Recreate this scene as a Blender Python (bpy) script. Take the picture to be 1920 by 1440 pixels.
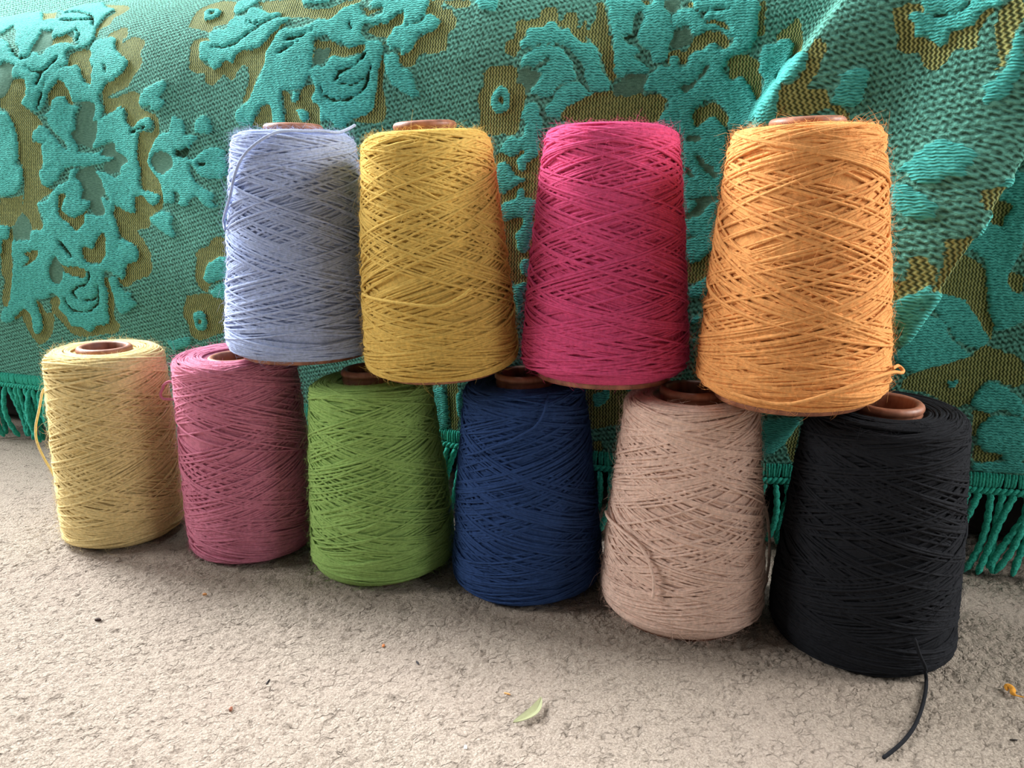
import bpy, math, random
import numpy as np
from mathutils import Matrix, Vector

random.seed(7)
RNG = np.random.default_rng(7)
for o in list(bpy.data.objects):
    bpy.data.objects.remove(o, do_unlink=True)
SC = bpy.context.scene
COL = SC.collection

# ------------------------------------------------------------------ camera
cam_d = bpy.data.cameras.new('camera')
cam_d.sensor_fit = 'HORIZONTAL'; cam_d.sensor_width = 36.0
cam_d.lens = 36.0 * 1442 / 1920
cam_d.clip_start = 0.01
cam = bpy.data.objects.new('camera', cam_d); COL.objects.link(cam)
cam.location = (0, 0, 0.30)
cam.rotation_euler = (math.radians(90 - 14.0), 0, 0)
SC.camera = cam

# ------------------------------------------------------------------ light
world = bpy.data.worlds.new('room_light'); SC.world = world
world.use_nodes = True
bg = world.node_tree.nodes['Background']
bg.inputs[0].default_value = (1.0, 0.97, 0.93, 1); bg.inputs[1].default_value = 0.06
def area_light(name, loc, target, size, size_y, power, color):
    d = bpy.data.lights.new(name, 'AREA'); d.shape = 'RECTANGLE'
    d.size = size; d.size_y = size_y; d.energy = power; d.color = color
    o = bpy.data.objects.new(name, d); COL.objects.link(o)
    o.location = loc
    o.rotation_euler = (Vector(target) - Vector(loc)).to_track_quat('-Z', 'Y').to_euler()
    return o
area_light('window_light_back_left', (-1.9, 1.7, 1.75), (0.0, 0.55, 0.2), 1.0, 1.0, 128, (0.98, 0.99, 1.0))
area_light('window_light_left', (-2.3, 0.45, 1.1), (0.1, 0.55, 0.2), 0.7, 0.8, 20, (1.0, 0.98, 0.95))
area_light('window_light_right', (2.0, 0.35, 1.15), (0.2, 0.5, 0.2), 0.7, 1.0, 40, (1.0, 0.97, 0.93))
area_light('fill_light_front_right', (1.7, -0.6, 1.0), (0.3, 0.55, 0.15), 0.6, 0.9, 6, (1.0, 0.98, 0.95))  # weak fill lamp added to brighten the right cloth and fringe, no window
area_light('window_light_above', (-0.3, 1.25, 2.4), (0.0, 0.55, 0.0), 1.5, 0.9, 12, (0.98, 0.99, 1.0))
vs = SC.view_settings
vs.view_transform = 'Standard'; vs.look = 'None'; vs.gamma = 1.0; vs.use_curve_mapping = False
vs.exposure = 0.98

# ------------------------------------------------------------------ helpers
def lin(r, g, b):
    f = lambda c: c / 12.92 if c <= 0.04045 else ((c + 0.055) / 1.055) ** 2.4
    return (f(r / 255), f(g / 255), f(b / 255), 1.0)

def mesh_obj(name, V, F, mat, parent=None, smooth=True):
    """one mesh object from numpy vertices and quads (or triangles)"""
    V = np.ascontiguousarray(V, dtype=np.float32); F = np.ascontiguousarray(F, dtype=np.int32)
    me = bpy.data.meshes.new(name)
    n, k = F.shape
    me.vertices.add(len(V)); me.vertices.foreach_set('co', V.ravel())
    me.loops.add(n * k); me.loops.foreach_set('vertex_index', F.ravel())
    me.polygons.add(n)
    me.polygons.foreach_set('loop_start', np.arange(0, n * k, k, dtype=np.int32))
    me.polygons.foreach_set('loop_total', np.full(n, k, dtype=np.int32))
    me.polygons.foreach_set('use_smooth', np.full(n, smooth, dtype=bool))
    me.update(calc_edges=True)
    if mat: me.materials.append(mat)
    o = bpy.data.objects.new(name, me); COL.objects.link(o)
    if parent: o.parent = parent
    return o

def grid_faces(nu, nv, wrap_u=False, wrap_v=False):
    """quads of a grid whose vertex (i, j) has index i * nv + j"""
    i = np.arange(nu if wrap_u else nu - 1); j = np.arange(nv if wrap_v else nv - 1)
    I, J = np.meshgrid(i, j, indexing='ij')
    I2 = (I + 1) % nu; J2 = (J + 1) % nv
    return np.stack([I * nv + J, I2 * nv + J, I2 * nv + J2, I * nv + J2], -1).reshape(-1, 4)

def join(parts):
    Vs, Fs, n = [], [], 0
    for V, F in parts:
        Vs.append(V); Fs.append(F + n); n += len(V)
    return np.concatenate(Vs), np.concatenate(Fs)

def tube(P, r, k=6, normal=None, tip=True):
    """tube along a polyline; r a number or one per point"""
    P = np.asarray(P, float); n = len(P)
    T = np.gradient(P, axis=0); T /= np.linalg.norm(T, axis=1)[:, None] + 1e-12
    if normal is None:
        N = np.zeros_like(P); a = np.array([0.13, 0.31, 0.94]); a = a - a @ T[0] * T[0]
        if np.linalg.norm(a) < 1e-3: a = np.array([1.0, 0, 0]) - T[0][0] * T[0]
        for q in range(n):
            a = a - (a @ T[q]) * T[q]; a /= np.linalg.norm(a); N[q] = a
    else:
        N = normal - (normal * T).sum(1)[:, None] * T; N /= np.linalg.norm(N, axis=1)[:, None] + 1e-12
    B = np.cross(T, N)
    r = np.full(n, r, float) if np.isscalar(r) else np.array(r, float)
    if tip: r[0] *= 0.3; r[-1] *= 0.3
    a = np.arange(k) * 2 * math.pi / k
    V = P[:, None] + r[:, None, None] * (np.cos(a)[None, :, None] * N[:, None] + np.sin(a)[None, :, None] * B[:, None])
    return V.reshape(-1, 3), grid_faces(n, k, False, True)

def smooth_line(P, n):
    """Catmull-Rom through the points"""
    P = np.asarray(P, float); Q = np.vstack([2 * P[0] - P[1], P, 2 * P[-1] - P[-2]])
    t = np.linspace(0, len(P) - 1 - 1e-9, n); i = t.astype(int); f = (t - i)[:, None]
    a, b, c, d = Q[i], Q[i + 1], Q[i + 2], Q[i + 3]
    return 0.5 * (2 * b + (c - a) * f + (2 * a - 5 * b + 4 * c - d) * f ** 2 + (3 * b - a - 3 * c + d) * f ** 3)

def lathe(prof, n=64, closed=True):
    """prof: (radius, height) points; closed makes a ring section"""
    prof = np.asarray(prof, float); a = np.arange(n) * 2 * math.pi / n
    V = np.stack([prof[None, :, 0] * np.cos(a)[:, None], prof[None, :, 0] * np.sin(a)[:, None], np.broadcast_to(prof[None, :, 1], (n, len(prof)))], -1)
    return V.reshape(-1, 3), grid_faces(n, len(prof), True, closed)

def hash2(i, j, seed):
    h = (i.astype(np.int64) * 374761393 + j.astype(np.int64) * 668265263 + seed * 974711) & 0x7fffffff
    h = ((h ^ (h >> 13)) * 1274126177) & 0x7fffffff
    return ((h ^ (h >> 16)) & 0xffff) / 65535.0

def vnoise(x, y, seed=0):
    i = np.floor(x).astype(np.int64); j = np.floor(y).astype(np.int64)
    fx = x - i; fy = y - j; fx = fx * fx * (3 - 2 * fx); fy = fy * fy * (3 - 2 * fy)
    a = hash2(i, j, seed); b = hash2(i + 1, j, seed); c = hash2(i, j + 1, seed); d = hash2(i + 1, j + 1, seed)
    return (a * (1 - fx) + b * fx) * (1 - fy) + (c * (1 - fx) + d * fx) * fy

def worley(x, y, seed=0):
    """distances to the nearest and the second nearest cell point"""
    i = np.floor(x).astype(np.int64); j = np.floor(y).astype(np.int64)
    f1 = np.full(x.shape, 9.0); f2 = f1.copy()
    for a in (-1, 0, 1):
        for b in (-1, 0, 1):
            d = np.hypot(i + a + hash2(i + a, j + b, seed) - x, j + b + hash2(i + a, j + b, seed + 91) - y)
            f2 = np.minimum(f2, np.maximum(f1, d)); f1 = np.minimum(f1, d)
    return f1, f2

class Nodes:
    """small wrapper to write materials as expressions"""
    def __init__(self, name):
        self.m = bpy.data.materials.new(name); self.m.use_nodes = True
        self.t = self.m.node_tree; self.n = self.t.nodes
        self.b = self.n['Principled BSDF']
    def link(self, a, b):
        self.t.links.new(a, b)
    def put(self, sock, v):
        if isinstance(v, bpy.types.NodeSocket): self.link(v, sock)
        else: sock.default_value = v
    def math(self, op, a, b=0.0, clamp=False):
        x = self.n.new('ShaderNodeMath'); x.operation = op; x.use_clamp = clamp
        self.put(x.inputs[0], a); self.put(x.inputs[1], b); return x.outputs[0]
    def mix(self, f, a, b):
        x = self.n.new('ShaderNodeMix'); x.data_type = 'RGBA'
        self.put(x.inputs[0], f); self.put(x.inputs[6], a); self.put(x.inputs[7], b); return x.outputs[2]
    def mixf(self, f, a, b):
        x = self.n.new('ShaderNodeMix'); x.data_type = 'FLOAT'
        self.put(x.inputs[0], f); self.put(x.inputs[2], a); self.put(x.inputs[3], b); return x.outputs[0]
    def attr(self, name):
        x = self.n.new('ShaderNodeAttribute'); x.attribute_name = name; return x.outputs['Fac']
    def attrv(self, name):
        x = self.n.new('ShaderNodeAttribute'); x.attribute_name = name; return x.outputs['Vector']
    def coord(self, which='Object'):
        return self.n.new('ShaderNodeTexCoord').outputs[which]
    def scale(self, vec, s, rot=(0, 0, 0)):
        x = self.n.new('ShaderNodeMapping'); self.link(vec, x.inputs[0])
        x.inputs['Scale'].default_value = s; x.inputs['Rotation'].default_value = rot; return x.outputs[0]
    def noise(self, vec, s, detail=2.0, rough=0.5):
        x = self.n.new('ShaderNodeTexNoise'); self.link(vec, x.inputs['Vector'])
        x.inputs['Scale'].default_value = s; x.inputs['Detail'].default_value = detail; x.inputs['Roughness'].default_value = rough
        return x.outputs['Fac']
    def voronoi(self, vec, s, rnd=1.0):
        x = self.n.new('ShaderNodeTexVoronoi'); self.link(vec, x.inputs['Vector'])
        x.inputs['Scale'].default_value = s; x.inputs['Randomness'].default_value = rnd
        return x.outputs['Distance']
    def sep(self, vec):
        x = self.n.new('ShaderNodeSeparateXYZ'); self.link(vec, x.inputs[0]); return x.outputs
    def ramp(self, f, a, b):
        x = self.n.new('ShaderNodeMapRange'); self.put(x.inputs[0], f)
        x.inputs[1].default_value = a; x.inputs[2].default_value = b; x.clamp = True; return x.outputs[0]
    def bump(self, h, dist, strength=1.0, normal=None):
        x = self.n.new('ShaderNodeBump'); self.put(x.inputs['Height'], h)
        x.inputs['Distance'].default_value = dist; x.inputs['Strength'].default_value = strength
        if normal: self.link(normal, x.inputs['Normal'])
        return x.outputs[0]
    def finish(self, color, rough=0.9, normal=None, sheen=0.0, sheen_tint=None, spec=0.2):
        self.put(self.b.inputs['Base Color'], color); self.put(self.b.inputs['Roughness'], rough)
        self.b.inputs['Specular IOR Level'].default_value = spec
        if normal: self.link(normal, self.b.inputs['Normal'])
        if sheen:
            self.b.inputs['Sheen Weight'].default_value = sheen; self.b.inputs['Sheen Roughness'].default_value = 0.5
            if sheen_tint: self.b.inputs['Sheen Tint'].default_value = sheen_tint
        return self.m

def yarn_material(name, rgb, dark=0.72, sheen=0.25):
    N = Nodes(name); c = N.coord()
    base = lin(*rgb); low = tuple(v * dark for v in base[:3]) + (1.0,)
    f = N.noise(c, 420, 3, 0.6)
    col = N.mix(N.ramp(f, 0.3, 0.7), low, base)
    h = N.noise(N.scale(c, (1, 1, 2.2)), 900, 3, 0.65)
    return N.finish(col, 0.92, N.bump(h, 0.0006, 0.6), sheen, base, 0.12)

def plain_material(name, rgb, rough=0.8, var=0.25, scale=300, bump=0.0003, spec=0.3):
    N = Nodes(name); c = N.coord(); base = lin(*rgb)
    col = N.mix(N.noise(c, scale, 3), tuple(v * (1 - var) for v in base[:3]) + (1,), tuple(min(1, v * (1 + var)) for v in base[:3]) + (1,))
    return N.finish(col, rough, N.bump(N.noise(c, scale * 2, 3), bump, 0.6), 0, None, spec)

def empty(name, loc=(0, 0, 0)):
    o = bpy.data.objects.new(name, None); COL.objects.link(o); o.location = loc
    o.empty_display_size = 0.02
    return o
def tag(o, label=None, cat=None, group=None, kind=None):
    for k, v in (('label', label), ('category', cat), ('group', group), ('kind', kind)):
        if v: o[k] = v
    return o

# --- bedspread surface: s runs along the bed, v up the drop from the trim -----------------
BED_A = -0.3278
BE_X = np.array([math.cos(BED_A), math.sin(BED_A), 0.0])      # along the bed
BE_N = np.array([math.sin(BED_A), -math.cos(BED_A), 0.0])     # out of the bed, towards the room
BED_O = np.array([-0.06, 0.736, 0.0])
TRIM_Z = 0.082
def sstep(a, b, x):
    t = np.clip((x - a) / (b - a), 0.0, 1.0)
    return t * t * (3 - 2 * t)
RIDGES = [  # crest line p0 -> p1 in (s, v); height; widths on the steep and the soft side; side of the steep drop; overhang
    ((0.373, 0.392), (0.285, 0.262), 0.058, 0.008, 0.050, -1, 0.018),
    ((0.462, 0.345), (0.330, 0.085), 0.090, 0.010, 0.070, 1, 0.030),
]
def ridge(S, V, r):
    (s0, v0), (s1, v1), h, wa, wb, side, over = r
    d = np.array([s1 - s0, v1 - v0]); L = np.hypot(*d); d = d / L
    t = ((S - s0) * d[0] + (V - v0) * d[1]) / L
    n = (S - s0) * -d[1] + (V - v0) * d[0]
    n = n * side * (1 if -d[1] > 0 else -1)         # > 0 on the steep side
    f = np.where(n > 0, np.exp(-(n / wa) ** 2), np.exp(-(n / wb) ** 2))
    fade = 1 - sstep(0.85, 1.3, t)
    near = np.exp(-(n / 0.022) ** 2)
    return h * f * fade, side * over * near * fade
def bed_surface(S, V):
    # drop, rounded edge, bed top with a slack roll further back
    R, H0 = 0.13, 0.318
    th = np.clip((V - H0) / R, 0, math.pi / 2)
    z = TRIM_Z + np.minimum(V, H0) + R * np.sin(th)
    back = R * (1 - np.cos(th)) + np.maximum(V - H0 - R * math.pi / 2, 0) 
    z = z + 0.17 * sstep(0.62, 0.85, V) * (1 - sstep(-0.45, -0.15, S)) 
    z = z - 0.010 * np.exp(-((S - 0.27) / 0.16) ** 2) * (1 - sstep(0.0, 0.25, V)) - 0.03 * sstep(-0.46, -0.75, S) * sstep(0.25, 0.45, V)
    out = 0.010 * np.exp(-((S - 0.22) / 0.12) ** 2) * (1 - sstep(0.0, 0.25, V))
    out = out + 0.040 * np.exp(-((S - 0.07) / 0.17) ** 2) * (1 - 0.5 * sstep(0.0, 0.3, V))
    out = out + 0.018 * np.sin(S * 9.0 + 1.0 + V * 5) * sstep(0.05, 0.3, V) + 0.02 * sstep(0.0, 0.15, V) * (1 - sstep(0.15, 0.4, V))
    out = out + 0.004 * np.sin(S * 31 + V * 17) * sstep(0.02, 0.2, V)
    ds = np.zeros_like(S)
    for r in RIDGES:
        a, b = ridge(S, V, r)
        out = out + a; ds = ds + b
    out = out - 0.024 * sstep(0.38, 0.46, S) * sstep(0.02, 0.12, V) * (1 - sstep(0.25, 0.4, V))
    z = z + 0.012 * np.sin(S * 6.5 + 0.6) * sstep(0.3, 0.5, V)
    P = BED_O + (S + ds)[..., None] * BE_X + (out - back)[..., None] * BE_N
    P[..., 2] = z
    return P

MOTIFS = '''
O -5356,3430 -5148,3414 -5116,3246 -5164,3150 -5092,3078 -4972,3006 -4900,2902 -5020,2782 -5004,2710 -4884,2646 -4860,2526 -5188,2534 -5220,2766 -5284,2926 -5356,3062 -5468,3134 -5468,3246 -5372,3286
O -4652,3694 -4540,3742 -4356,3734 -4276,3670 -4292,3566 -4244,3470 -4244,3326 -4308,3326 -4404,3454 -4484,3550 -4612,3542
O -4844,3214 -4780,3310 -4708,3406 -4644,3366 -4572,3254 -4516,3134 -4548,3118 -4620,3190 -4700,3206 -4780,3158 -4820,3102
O -4084,3886 -4028,3942 -3780,3982 -3724,3846 -3788,3806 -3756,3766 -3628,3830 -3452,3782 -3412,3710 -3452,3606 -3396,3502 -3500,3390 -3652,3262 -3940,3198 -4076,3150 -4060,3262 -3964,3326 -3796,3366 -3620,3502 -3692,3574 -3812,3638 -3884,3758 -3996,3854
O -4076,3150 -4060,3022 -3972,3014 -3796,3062 -3708,3014 -3716,2894 -3636,2854 -3476,2918 -3348,2934 -3260,2886 -3316,2774 -3460,2806 -3572,2742 -3540,2638 -3556,2510 -3412,2510 -3380,2598 -3212,2718 -3196,2878 -3252,2966 -3420,3014 -3468,3070 -3444,3166 -3604,3206 -3828,3166 -3948,3166
O -5852,4726 -5748,4726 -5412,4614 -5332,4790 -5460,4758 -5356,4550 -5228,4358 -5372,4366 -5572,4590
O -4684,4686 -4100,4486 -3964,4334 -4100,4198 -4132,4078 -4268,4014 -4276,3894 -4308,3926 -4300,4086 -4260,4222 -4156,4318 -4412,4494
O -4972,3902 -4876,3982 -4724,3950 -4668,3862 -4780,3854 -4860,3830 -4964,3822
M -5180,4070 -5060,4062 -4972,3934 -4964,3822 -5060,3782 -5140,3758 -5188,3814 -5180,3942
M -4412,3142 -4220,3134 -4196,3038 -4244,2950 -4188,2910 -4188,2806 -4244,2654 -4356,2670 -4460,2718 -4524,2814 -4468,2846 -4468,2974 -4412,3054
M -5540,3630 -5356,3622 -5316,3478 -5340,3374 -5372,3286 -5468,3254
T -6356,4750 -6116,4774 -5868,4774 -5572,4590 -5220,4134 -5180,3942 -5188,3814 -5196,3694 -5292,3718 -5348,3814 -5460,3926 -5556,4118 -5724,4286 -5804,4142
T -5756,4070 -5604,3974 -5460,3830 -5324,3734 -5268,3686 -5276,3638 -5340,3606 -5492,3662 -5540,3630
T -5300,3670 -5164,3686 -5156,3766 -5004,3702 -4972,3806 -4812,3854 -4668,3830 -4556,3798 -4476,3862 -4292,3894 -4372,3782 -4508,3758 -4644,3758 -4684,3686 -4620,3574 -4732,3526 -4796,3430 -4876,3398 -4892,3302 -4940,3182 -4948,3054 -5028,3070 -5100,3102 -5164,3150 -5108,3246 -5148,3414 -5292,3446 -5340,3518 -5316,3590
T -5500,4710 -5300,4726 -7500,7238 -4724,4702 -4348,4446 -4188,4358 -4276,4246 -4308,4102 -4316,3982 -4308,3878 -4476,3862 -4588,3830 -4652,3942 -4724,4022 -4860,3958 -4988,3958 -5028,4070 -5132,4062 -5244,4166 -5308,4286 -5204,4326 -5124,4326 -5204,4470
T -4324,3750 -4236,3846 -4076,3854 -3956,3870 -3876,3798 -3844,3686 -3700,3590 -3612,3510 -3700,3414 -3908,3326 -3980,3382 -3980,3502 -4076,3534 -4236,3534 -4300,3606 -4276,3670
T -4732,3526 -4612,3542 -4484,3550 -4404,3454 -4340,3350 -4244,3326 -4228,3462 -4180,3534 -4060,3526 -3996,3438 -3980,3342 -4068,3238 -4132,3198 -4076,3046 -4156,2934 -4236,2950 -4196,3030 -4220,3118 -4412,3150 -4500,3142 -4540,3214 -4604,3310 -4692,3390 -4772,3334 -4844,3222 -4876,3102 -4948,3054 -4908,3198 -4868,3374 -4796,3430
T -4772,3174 -4684,3206 -4604,3182 -4532,3110 -4428,3094 -4444,3046 -4484,2990 -4468,2846 -4524,2814 -4476,2718 -4412,2630 -4508,2606 -4580,2694 -4668,2774 -4756,2846 -4828,2934 -4820,2982 -4916,3006 -4836,3022 -4796,3054
T -4996,2846 -4916,2902 -4828,2862 -4772,2814 -4692,2726 -4636,2646 -4516,2582 -4412,2598 -4212,2590 -4108,2630 -4180,2558 -4292,2526 -4852,2526 -4900,2670 -4820,2734 -4900,2710 -4988,2742 -5020,2782
T -5468,3070 -5372,3054 -5284,2950 -5220,2766 -5196,2534 -5484,2534
T -4172,2910 -4116,2958 -3972,3006 -3812,3062 -3724,3030 -3724,2926 -3644,2846 -3516,2894 -3364,2934 -3276,2902 -3308,2838 -3476,2806 -3604,2766 -3556,2670 -3556,2510 -3788,2518 -3900,2622 -3900,2694 -4060,2694 -4172,2654 -4244,2654 -4188,2782
T -3436,3142 -3332,3214 -3164,3270 -3044,3270 -3044,3198 -3132,3126 -3068,3078 -3164,2990 -3276,3006 -3268,3046 -3396,3046 -3460,3086
X -5164,4478 -4964,4470 -4668,4342 -4492,4238 -4396,4086 -4428,4094 -4500,4214 -4652,4302 -4932,4422 -5132,4438
X -5060,4286 -4796,4246 -4516,4230 -4484,4190 -4764,4206 -5036,4246
X -4700,4070 -4580,3974 -4572,3862 -4604,3878 -4612,3974 -4708,4054
X -4796,3670 -4884,3558 -4964,3478 -4996,3358 -4972,3350 -4940,3470 -4860,3542 -4772,3654
X -5172,3574 -5068,3510 -4956,3510 -4948,3486 -5068,3494 -5172,3558
X -5444,3830 -5300,3702 -5212,3686 -5196,3662 -5300,3678 -5444,3806
X -4924,3262 -4956,3182 -4972,3086 -4956,3078 -4940,3174 -4908,3254
X -3396,2854 -3548,2838 -3652,2814 -3644,2790 -3540,2822 -3396,2838
X -1396,3438 -1348,3374 -1388,3326 -1364,3318 -1324,3374 -1372,3438
X -1532,3382 -1492,3310 -1532,3230 -1516,3222 -1468,3310 -1516,3382
X -1028,3702 -956,3622 -892,3582 -892,3598 -948,3638 -1012,3710
X 1588,3422 1660,3430 1716,3462 1724,3454 1668,3414 1596,3406
X 1516,3334 1588,3342 1668,3326 1668,3310 1588,3326 1516,3318
X 1860,3094 1940,3070 2068,3086 2068,3078 1940,3062 1860,3078
X 3356,2894 3380,2846 3364,2798 3380,2798 3388,2846 3372,2902
X 3700,2270 3780,2326 3852,2350 3852,2342 3780,2310 3700,2254
O -5196,2798 -5028,2766 -5012,2726 -4884,2686 -4868,2486 -4892,2406 -4876,2262 -4716,2198 -4924,2054 -4868,1782 -5044,1766 -5108,1886 -5148,2022 -5124,2262 -5148,2438 -5196,2558
O -5500,2118 -5316,2118 -5164,2158 -5164,2078 -5140,1958 -5284,1830 -5516,1814
O -3532,2782 -3244,2774 -3388,2630 -3388,2510 -3340,2398 -3212,2294 -3188,2158 -3236,2054 -3396,2030 -3292,2086 -3284,2158 -3516,2182 -3548,2246 -3556,2414 -3580,2598
O -3908,2038 -3692,1966 -3644,2134 -3516,2142 -3412,2054 -3220,2030 -3420,1926 -3460,1814 -3628,1782 -3524,1662 -3428,1510 -3604,1510 -3684,1646 -3828,1718 -3876,1846 -3932,1950
O -4620,2158 -4508,2142 -4580,2062 -4532,1950 -4428,1910 -4252,1998 -4300,1846 -4380,1766 -4460,1774 -4492,1854 -4596,1918 -4628,2054
O -4052,1742 -4020,1702 -4020,1590 -4004,1502 -4308,1494 -4300,1582 -4156,1582 -4124,1686
O -5364,1790 -5308,1750 -5340,1654 -5380,1470 -5500,1462 -5428,1614
O -2348,1742 -2524,1726 -2612,1598 -2748,1590 -2780,1534 -2364,1550
M -4084,2662 -3924,2694 -3876,2606 -3724,2518 -3844,2414 -4012,2374 -4108,2454 -3948,2534 -4132,2582
M -4396,2414 -4236,2446 -4116,2350 -4044,2182 -4100,2134 -4044,2038 -4036,1934 -4188,1958 -4228,2078 -4324,2102 -4340,2246 -4436,2350
M -5172,1966 -5036,1798 -5036,1646 -5172,1630 -5316,1670 -5324,1806
T -5484,2830 -5244,2822 -5212,2686 -5212,2486 -5148,2438 -5140,2286 -5236,2182 -5372,2134 -5500,2166 -5492,2414 -5396,2454 -5492,2494
T -4892,2670 -4772,2694 -4700,2734 -4588,2638 -4492,2614 -4340,2598 -4180,2590 -4068,2638 -4132,2574 -3948,2534 -4132,2478 -4324,2454 -4452,2454 -4564,2430 -4660,2302 -4772,2238 -4860,2278 -4908,2406 -4812,2430 -4644,2486 -4756,2446 -4844,2430 -4860,2550
T -3924,2718 -3572,2782 -3532,2782 -3580,2598 -3556,2414 -3572,2246 -3500,2198 -3284,2158 -3276,2086 -3396,2054 -3540,2142 -3644,2118 -3644,1974 -3732,1974 -3924,2054 -3988,2102 -4060,2206 -4116,2326 -4188,2406 -4012,2366 -3924,2326 -3844,2374 -3844,2430 -3724,2518 -3908,2606
T -4508,2422 -4412,2430 -4436,2350 -4340,2246 -4324,2102 -4228,2078 -4252,1998 -4396,1910 -4532,1950 -4580,2038 -4508,2158 -4636,2166 -4660,2238 -4524,2302
T -4924,2054 -4780,2094 -4700,2198 -4620,2158 -4628,2054 -4596,1918 -4476,1846 -4380,1766 -4284,1846 -4268,1950 -4084,1926 -4028,1950 -4060,2054 -4100,2134 -3988,2078 -3908,2038 -3932,1950 -3876,1846 -3844,1694 -3868,1550 -3988,1558 -4012,1726 -4068,1742 -4140,1638 -4156,1582 -4332,1598 -4508,1550 -4636,1670 -4748,1622 -5020,1606 -5060,1646 -5020,1766 -4868,1774 -4836,1894
T -5516,1814 -5364,1790 -5428,1614 -5500,1462 -5548,1462
T -5324,1654 -5172,1630 -5020,1606 -4748,1638 -4508,1550 -4444,1494 -5380,1470
T -3380,2566 -3260,2702 -3148,2766 -2884,2758 -2660,2718 -2756,2630 -2812,2534 -2700,2510 -2572,2590 -2444,2622 -2324,2574 -2284,2454 -2300,2350 -2428,2302 -2628,2342 -2740,2446 -2772,2390 -2652,2254 -2460,2158 -2500,2086 -2404,2038 -2564,2038 -2692,2134 -2796,2110 -2836,2038 -2964,2062 -2940,2158 -3028,2174 -3020,2086 -3180,2070 -3204,2198 -3252,2294 -3364,2398 -3420,2494
M -3172,2598 -3044,2550 -3012,2478 -3060,2406 -3196,2366 -3316,2422 -3364,2494 -3308,2558
X -2964,2622 -2900,2582 -2796,2630 -2836,2518 -2956,2550
X -2668,2470 -2516,2462 -2636,2438
T -3284,1958 -3204,1990 -3076,1934 -3092,1830 -3060,1734 -3172,1734 -3260,1782 -3388,1854 -3436,1918
T -3812,1678 -3716,1670 -3620,1582 -3604,1510 -3868,1502 -3852,1566
O -5484,1646 -5356,1646 -5388,1398 -5444,1158 -5572,910 -5684,870 -5644,1006 -5548,1182 -5564,1302
O -4300,1590 -4140,1582 -4124,1670 -4020,1670 -4020,1494 -4068,1438 -4244,1430 -4292,1502
O -3588,1654 -3492,1606 -3428,1422 -3468,1310 -3652,1246 -3756,1166 -3844,1206 -3868,1270 -3772,1270 -3748,1406 -3604,1470 -3588,1566
O -4036,1318 -3988,1198 -3972,1038 -4036,806 -3988,726 -4084,622 -4228,614 -4524,558 -4740,574 -4844,694 -4948,814 -4948,966 -4852,1022 -4772,982 -4852,878 -4732,798 -4716,686 -4556,678 -4484,622 -4316,710 -4140,750 -4084,918 -4044,1102 -4068,1222
O -5172,966 -5108,926 -5060,814 -4948,814 -5060,574 -5284,422 -5372,446 -5452,670 -5452,750 -5612,694 -5484,806 -5356,854 -5292,782 -5308,654 -5300,542 -5180,654 -5164,774
O -2748,1598 -2348,1686 -2196,1558 -2220,1342 -2420,1302 -2636,1238 -2708,1158 -2828,1254 -2812,1422
O -2988,1118 -2700,1142 -2524,1102 -2316,1006 -2468,734 -2636,718 -2924,614 -3036,678 -3052,806 -3084,910
T -5340,1646 -4300,1670 -4300,1590 -4292,1486 -4212,1422 -4068,1422 -4020,1478 -4004,1542 -3988,1670 -3852,1678 -3852,1542 -3828,1678 -3700,1654 -3588,1566 -3604,1470 -3748,1414 -3772,1270 -3876,1294 -4012,1350 -4044,1222 -4028,1102 -4084,918 -4140,750 -4316,710 -4460,622 -4556,678 -4716,686 -4732,798 -4828,878 -4772,982 -4820,1054 -4900,1054 -4956,1006 -5092,982 -5148,966 -5148,870 -5148,686 -5252,566 -5332,558 -5292,782 -5372,854 -5492,790 -5636,678 -5780,702 -5676,846 -5572,910 -5444,1158 -5356,1398
M -4796,1374 -4700,1486 -4612,1366 -4676,1198 -4812,1198 -4836,1294
O -4676,1462 -4588,1382 -4308,1366 -4308,1254 -4484,1278 -4612,1342
O -5196,1502 -4956,1550 -5052,1422 -5236,1350 -5124,1438
X -4292,1358 -4220,1302 -4284,1198 -4468,1126 -4532,1078 -4484,1030 -4516,1022 -4564,1078 -4476,1150 -4300,1206 -4252,1294
X -4676,1038 -4668,950 -4588,878 -4444,870 -4292,926 -4212,998 -4148,1182 -4132,1182 -4188,998 -4284,910 -4444,854 -4612,862 -4692,942
X -4388,1014 -4252,1030 -4180,1086 -4180,1070 -4252,1006 -4396,990
X -4644,1662 -4508,1518 -4444,1478 -4444,1502 -4508,1558 -4620,1662
T -3988,1270 -3876,1286 -3836,1150 -3716,1102 -3732,1046 -3660,990 -3908,870 -3948,1006 -3964,1150
T -2628,1454 -2516,1510 -2380,1550 -2164,1558 -2196,1318 -2420,1310 -2636,1262 -2708,1310
T -2652,1174 -2428,1286 -2244,1294 -2284,1126 -2572,1110
T -2844,958 -2772,902 -2780,790 -2860,734 -2940,758 -2948,846 -2932,918
O -2860,878 -2836,846 -2860,798 -2900,822
T -3372,590 -3060,638 -3084,550 -3228,502 -3292,454 -3340,518
O -2884,3886 -2868,4086 -2756,4214 -2556,4230 -2292,4134 -2260,4014 -2284,3862 -2508,3854 -2556,3782 -2700,3830
O -2780,3630 -2732,3710 -2572,3710 -2484,3614 -2628,3670 -2636,3566 -2588,3446 -2436,3366 -2356,3366 -2292,3446 -2188,3406 -2092,3494 -1940,3502 -1820,3502 -1700,3582 -1604,3686 -1500,3734 -1548,3694 -1644,3566 -1708,3462 -1748,3334 -1860,3230 -1940,3078 -2068,3014 -2028,3094 -1956,3230 -1988,3358 -2092,3342 -2164,3246 -2260,3262 -2308,3310 -2412,3214 -2532,3222 -2564,3326 -2740,3374
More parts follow.
